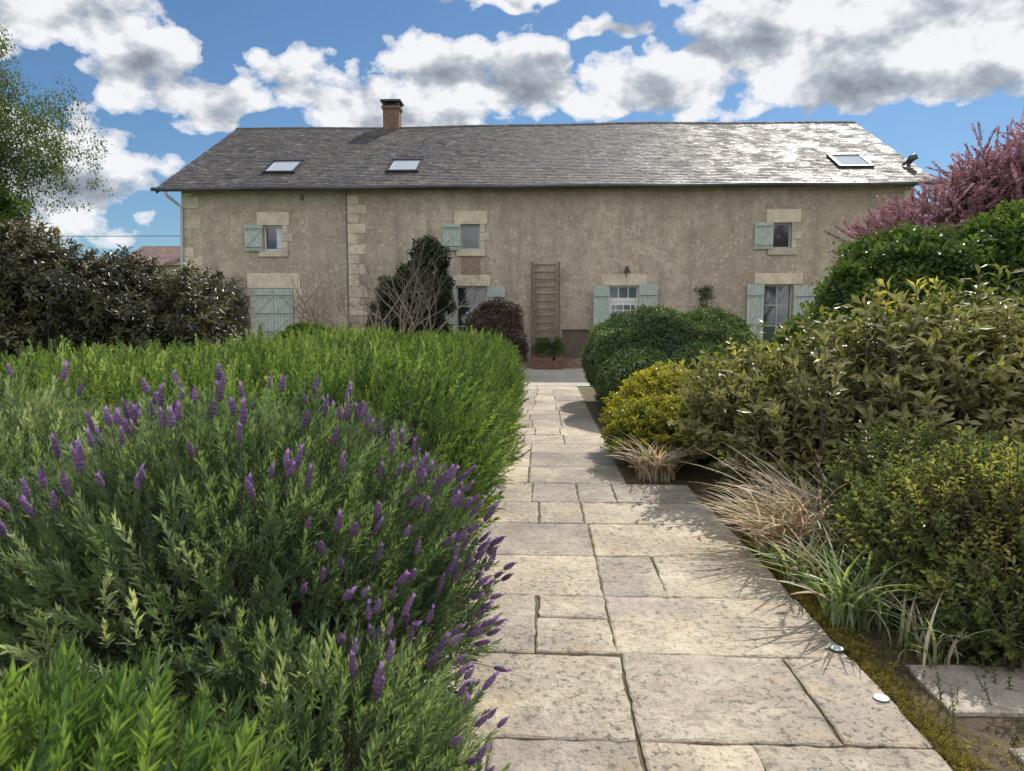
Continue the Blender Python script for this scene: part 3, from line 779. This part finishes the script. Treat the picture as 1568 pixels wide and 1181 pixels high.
for t, dd in tips:
    for q in range(24):
        s = R.random(); P.append((t.x+R.gauss(0,.2)+dd.x*s*.2, t.y+R.gauss(0,.2), t.z-s*1.3+R.gauss(0,.1)+.1)); Dd.append((R.gauss(0,.3), R.gauss(0,.3), 1))
scatter('leaves', e, np.array(P), np.array(Dd), rng.uniform(.6,1.15,len(P)), S_birch)
# ---- plants by the wall
iv = [(-3.6,22.9,3.2,.5,.45,.85),(-3.95,22.7,2.5,.7,.5,.85),(-3.35,22.8,2.2,.5,.5,.9),(-4.5,22.7,2.1,.6,.5,.8),(-3.9,22.6,1.2,1.0,.6,1.1),(-4.9,22.8,1.3,.6,.5,.9)]
shrub('ivy_clad_evergreen', iv, 3600, S_ivy, (.7,1.3), .68, depth=.45, bump=.3, up=.3, jit=.7, clip=.75)
shrub('purple_berberis', [(-1.3,20,1.2,.7,.7,.85),(-1.1,20.1,.7,.6,.6,.7)], 2200, S_red, (.8,1.3), .76, depth=.3, bump=.2, up=.3, jit=.6)
shrub('spring_green_shrub', [(-5.4,17,1.0,.65,.5,.5),(-6.0,17.1,.8,.5,.5,.5)], 1400, S_yg, (.6,1.0), .8, depth=.3, bump=.2, up=.2, jit=.6)
e = empty('bare_magnolia_tree'); mb = MB(); tips = []
for k in range(14):
    dx = -1.9+k*.27
    limb(mb, Vector((-4.8+.06*k,20,0)), Vector((dx, R.uniform(-.3,.3), 1.3)).normalized(), 1.55, .065, 4, tips, .5, .05, 4, (2,3), 6, .7)
mb.build('branches', [M_twig], e)
p = np.array([t[0] for t in tips]); d = np.array([t[1] for t in tips])
scatter('buds', e, p, d, rng.uniform(.5,1.0,len(p)), S_bud)
e = empty('bare_wall_vine'); mb = MB()
for k in range(420):
    x = R.uniform(-12.2,-10.2); z = R.uniform(.2,2.3); p = Vector((x, D-.1-R.random()*.25, z)); d = Vector((R.uniform(-1,1), 0, R.uniform(.2,1)))
    pts = [p.copy()]
    for i in range(9):
        d += Vector((R.uniform(-.7,.7), R.uniform(-.2,.2), R.uniform(-.5,.35))); d.normalize(); p = p+d*.16
        p.x = min(-9.95, max(-12.5, p.x)); p.y = min(D-.05, max(D-.5, p.y)); p.z = min(3.0, p.z); pts.append(p.copy())
    mb.tube(pts, [.015*(1-i*.08) for i in range(10)], 3)
mb.build('stems', [M_vine], e)
p = np.array([(R.uniform(-12.3,-10.1), D-.1-R.random()*.3, 2.9*R.random()**.7) for _ in range(260)]); scatter('leaves', e, p, rng.normal(size=(260,3))+[0,-.5,.5], rng.uniform(.4,.8,260), S_ivy)
e = empty('climbing_plant'); mb = MB(); pts = [Vector((5.3+.1*math.sin(i), D-.05, i*.25)) for i in range(11)]
mb.tube(pts, .015, 5); mb.build('stem', [M_vine], e)
p = np.array([(5.3+R.gauss(0,.13), D-.12-R.random()*.1, R.uniform(.5,2.7)) for _ in range(90)]); scatter('leaves', e, p, rng.normal(size=(90,3))+[0,-.5,.5], rng.uniform(.5,.9,90), S_ivy)
for nm, x, w in (('terracotta_planter', .0, .36), ('terracotta_planter', .48, .16)):
    e = empty(nm); mb = MB()
    z1 = .36
    mb.add([(x-w*.85,23.9,0),(x+w*.85,23.9,0),(x+w*.85,24.2,0),(x-w*.85,24.2,0),(x-w,23.85,z1),(x+w,23.85,z1),(x+w,24.25,z1),(x-w,24.25,z1)], [(0,3,2,1),(4,5,6,7),(0,1,5,4),(1,2,6,5),(2,3,7,6),(3,0,4,7)])
    mb.box(x-w-.02,x+w+.02,23.83,23.87,z1-.06,z1+.01); mb.box(x-w-.02,x+w+.02,24.23,24.27,z1-.06,z1+.01)
    mb.box(x-w-.02,x-w+.02,23.872,24.228,z1-.06,z1+.01); mb.box(x+w-.02,x+w+.02,23.872,24.228,z1-.06,z1+.01)
    mb.build('pot', [M_terra], e)
    p, d = sample([(x,24.05,.62,w,.2,.42)], 150, depth=.7, bump=.3, up=.7, jit=.6); scatter('leaves', e, p, d, rng.uniform(.3,.7,len(p)), S_hdg)

# ---- strap-leaf clumps
def blades(name, x, y, n, h, w, mats, lean=.8, spread=.12, z=-.02, dry=.5, bias=0.0):
    mb = MB()
    for k in range(n):
        a = R.uniform(0, 6.283); d = Vector((math.cos(a)-bias, math.sin(a)-bias*.4, 0)).normalized(); s = Vector((-d.y, d.x, 0))
        gx = max(-2*spread, min(2*spread, R.gauss(0,spread))); gy = max(-2*spread, min(2*spread, R.gauss(0,spread)))
        o = Vector((x+gx, y+gy, z)); L = h*R.uniform(.6,1.15); b = lean*R.uniform(.4,1.1)
        ww = w*R.uniform(.7,1.2); vs = []; S = 8
        tw = R.uniform(-.9,.9)
        for i in range(S):
            t = i/(S-1); th = b*t*1.5
            q = o+d*L*(t*math.sin(th)*.85)+Vector((0,0,L*t*(1-.55*t*min(1,b*.95)) ))
            wi = ww*(1-t**2.2)*(.6+.4*min(1,t*3))
            ss = (s*math.cos(tw*t)+Vector((0,0,1))*math.sin(tw*t))
            vs += [q-ss*wi/2, q+ss*wi/2]
        mb.add(vs, [(2*i,2*i+1,2*i+3,2*i+2) for i in range(S-1)], 1 if R.random() < dry else 0)
    return mb.build(name, mats)
L_strap = leaf_mat('strap_leaf', (0.13,0.18,0.08), (0.38,0.43,0.25), .38, .35, at='rnd')
L_dry = leaf_mat('dry_blade', (0.50,0.40,0.28), (0.80,0.69,0.54), .4, .6, at='rnd', tm=(1.12,1.0,.8))
blades('dry_ornamental_grass', 1.66, 4.95, 340, .66, .018, [L_strap, L_dry], 1.25, .09, dry=.88, bias=.35)
blades('dry_ornamental_grass', 1.15, 7.4, 190, .6, .022, [L_strap, L_dry], 1.1, .09, dry=.85, bias=.3)
blades('dry_ornamental_grass', 1.98, 5.1, 460, .86, .017, [L_strap, L_dry], 1.2, .15, dry=.85, bias=.1)
blades('iris_clump', 1.68, 3.85, 120, .58, .022, [L_strap, L_dry], 1.0, .08, dry=.12, bias=.25)
blades('iris_clump', 1.62, 4.4, 90, .48, .02, [L_strap, L_dry], 1.0, .07, dry=.3, bias=.25)
blades('iris_clump', 1.85, 3.5, 60, .36, .016, [L_strap, L_dry], .9, .08, dry=.3)
blades('iris_clump', 2.35, 3.4, 40, .34, .014, [L_strap, L_dry], .9, .08, dry=.3)
blades('iris_clump', 1.1, 7.9, 40, .4, .016, [L_strap, L_dry], .8, .08, dry=.4)
n = 1700
p = np.stack([1.48+np.abs(rng.normal(0,.055,n)), rng.uniform(2.0,5.4,n), np.full(n,-.01)], 1)
n2 = 700
p2 = np.stack([rng.uniform(1.5,3.0,n2), rng.uniform(2.0,3.6,n2), np.full(n2,-.02)], 1)
jj = []
for y0 in (2.68,3.41,4.15,4.88,5.68):
    for q in range(26): jj.append((R.choice([R.uniform(-.1,1.46), R.gauss(1.3,.12)]), y0+R.uniform(-.006,.006), -.014))
for q in range(90): jj.append((.363+R.uniform(-.006,.006), 2.0+5*R.random()**1.3, -.014))
jj = np.array(jj); jj = jj[(np.sin(jj[:,0]*7)+np.sin(jj[:,1]*5.3)) > -.2]
pa = np.concatenate([p,p2,]); sa_ = rng.uniform(.5,1.5,len(pa))
pa = np.concatenate([pa, jj]); sa_ = np.concatenate([sa_, rng.uniform(.35,.7,len(jj))])
scatter('moss', None, pa, rng.normal(size=(len(pa),3))*.3+[0,0,1], sa_, S_moss)
n = 14000
p = np.stack([rng.uniform(2.9,9,n), rng.uniform(2.2,11,n), np.full(n,-.034)], 1)
scatter('lawn_grass', None, p, rng.normal(size=(n,3))*.2+[0,0,1], rng.uniform(.8,1.6,n), S_grass)
tl = [(x, R.uniform(85,110), 1.0, R.uniform(5,8), 5, R.uniform(2.5,4.5)) for x in range(-130,140,9)]
S_far = src_coll('far_tufts', [cluster(24, .9, (.5,.8), .7) for _ in range(3)], [L_hdg])
shrub('distant_tree_line', tl, 3500, S_far, (.7,1.2), .9, depth=.15, bump=.15, up=.2, jit=.6)

# ------------------------------------------------------------------ WORLD
SE, SA = rad(46), rad(27)
w = bpy.data.worlds.new('World'); scene.world = w; w.use_nodes = True
w.cycles.sampling_method = 'MANUAL'; w.cycles.sample_map_resolution = 256
nt = w.node_tree; nt.nodes.clear()
out = nt.nodes.new('ShaderNodeOutputWorld')
sky = nt.nodes.new('ShaderNodeTexSky'); sky.sky_type = 'NISHITA'; sky.sun_disc = False
sky.sun_elevation = SE; sky.sun_rotation = SA; sky.air_density = 1.0; sky.dust_density = .3; sky.ozone_density = 2.5
skc = mix(nt, 1.0, sky.outputs[0], (0.66, 0.86, 1.0), 'MULTIPLY')
bg = node(nt, 'ShaderNodeBackground', {0: skc, 1: .092})
G = nt.nodes.new('ShaderNodeTexCoord').outputs['Generated']
sp = node(nt, 'ShaderNodeSeparateXYZ', {0: G})
az = mth(nt, 'ARCTAN2', sp.outputs[0], sp.outputs[1]); elv = mth(nt, 'ARCSINE', sp.outputs[2])
wc = node(nt, 'ShaderNodeSeparateColor', {0: noi(nt, G, 6, 3, .6, out=1)})
azw = mth(nt, 'ADD', az, mth(nt, 'MULTIPLY', mth(nt, 'SUBTRACT', wc.outputs[0], .5), .2))
elw = mth(nt, 'ADD', elv, mth(nt, 'MULTIPLY', mth(nt, 'SUBTRACT', wc.outputs[1], .5), .13))
CL = [(90,20,150,90),(210,110,115,66),(320,165,110,38),(80,260,190,120),
      (510,140,110,50),(690,115,95,54),(800,135,130,60),(620,178,220,32),
      (970,145,140,56),(1150,85,200,84),(1400,60,290,105),(1320,150,280,40),(770,8,70,14),(930,60,50,22),
      (1470,305,50,14)]
field = None
for u, v, ru, rv in CL:
    a0 = math.atan((u-832)/1120); e0 = math.atan((490-v)/1120*math.cos(a0))
    k = math.cos(a0)
    ra, re = ru/1120*k*k, rv/1120*k
    dx = mth(nt, 'DIVIDE', mth(nt, 'SUBTRACT', azw, a0), ra); dy = mth(nt, 'DIVIDE', mth(nt, 'SUBTRACT', elw, e0), re)
    dd = mth(nt, 'SQRT', mth(nt, 'ADD', mth(nt, 'MULTIPLY', dx, dx), mth(nt, 'MULTIPLY', dy, dy)))
    f = mth(nt, 'SUBTRACT', 1.0, dd)
    field = f if field is None else mth(nt, 'MAXIMUM', field, f)
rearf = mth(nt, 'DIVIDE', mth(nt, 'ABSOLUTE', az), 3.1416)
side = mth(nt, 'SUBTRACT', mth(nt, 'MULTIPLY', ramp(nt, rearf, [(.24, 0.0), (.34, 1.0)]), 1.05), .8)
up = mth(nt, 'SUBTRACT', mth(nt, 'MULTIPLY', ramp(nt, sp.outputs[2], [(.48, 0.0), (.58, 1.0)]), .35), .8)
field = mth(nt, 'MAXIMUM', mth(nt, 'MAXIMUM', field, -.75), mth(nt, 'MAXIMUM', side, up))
mp = node(nt, 'ShaderNodeMapping', {'Vector': G, 'Scale': (1, 1, 1.5)}).outputs[0]
mp2 = node(nt, 'ShaderNodeMapping', {'Vector': G, 'Scale': (1, 1, 1.5), 'Location': (0.010, 0.0, 0.034)}).outputs[0]
fa = noi(nt, mp, 8.5, 8, .60); fbb = noi(nt, mp2, 8.5, 4, .60)
vo = node(nt, 'ShaderNodeTexVoronoi', {'Vector': mp, 'Scale': 26.0}, feature='F1').outputs['Distance']
f1 = mth(nt, 'ADD', fa, mth(nt, 'MULTIPLY', mth(nt, 'SUBTRACT', .42, vo), .22))
dens = mth(nt, 'ADD', mth(nt, 'ADD', mth(nt, 'MULTIPLY', field, .8), .04), mth(nt, 'MULTIPLY', mth(nt, 'SUBTRACT', f1, .5), 2.1))
mask = ramp(nt, dens, [(0.0, 0.0), (.10, .6), (.24, 1.0)], 'EASE')
relief = mth(nt, 'ADD', mth(nt, 'MULTIPLY', mth(nt, 'SUBTRACT', fa, fbb), 3.0), mth(nt, 'MULTIPLY', mth(nt, 'SUBTRACT', .4, vo), .35))
thick = ramp(nt, mth(nt, 'MULTIPLY', dens, .7), [(.08, 1.0), (.34, .86), (.7, .5)])
br = mth(nt, 'ADD', thick, relief)
ccol = ramp(nt, br, [(.25, (.27, .31, .37)), (.6, (.48, .53, .60)), (.95, (.96, .97, 1.0))])
cst = ramp(nt, rearf, [(.3, .52), (.6, 1.0)])  # unseen clouds behind the camera, brightened to fill the shaded facade
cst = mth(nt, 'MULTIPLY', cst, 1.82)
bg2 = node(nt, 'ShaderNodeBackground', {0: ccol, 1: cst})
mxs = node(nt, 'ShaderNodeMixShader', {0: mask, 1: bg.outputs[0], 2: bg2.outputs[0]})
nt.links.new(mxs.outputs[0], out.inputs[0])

sun = bpy.data.lights.new('sun', 'SUN'); sun.energy = 5.0; sun.angle = rad(.5); sun.color = (1.0, .95, .87)
so = bpy.data.objects.new('sun', sun); scene.collection.objects.link(so)
dirv = Vector((math.sin(SA)*math.cos(SE), math.cos(SA)*math.cos(SE), math.sin(SE)))
so.rotation_euler = dirv.to_track_quat('Z', 'Y').to_euler()

cam = bpy.data.cameras.new('camera'); co = bpy.data.objects.new('camera', cam); scene.collection.objects.link(co)
co.location = (0, 0, 1.6); co.rotation_euler = (rad(90-5.13), 0, rad(2.45))
cam.lens = 25.71; cam.sensor_width = 36; cam.clip_end = 2000; cam.clip_start = .05
cam.dof.use_dof = True; cam.dof.focus_distance = 9; cam.dof.aperture_fstop = 8
scene.camera = co
scene.view_settings.view_transform = 'Standard'; scene.view_settings.look = 'None'
scene.view_settings.exposure = 0
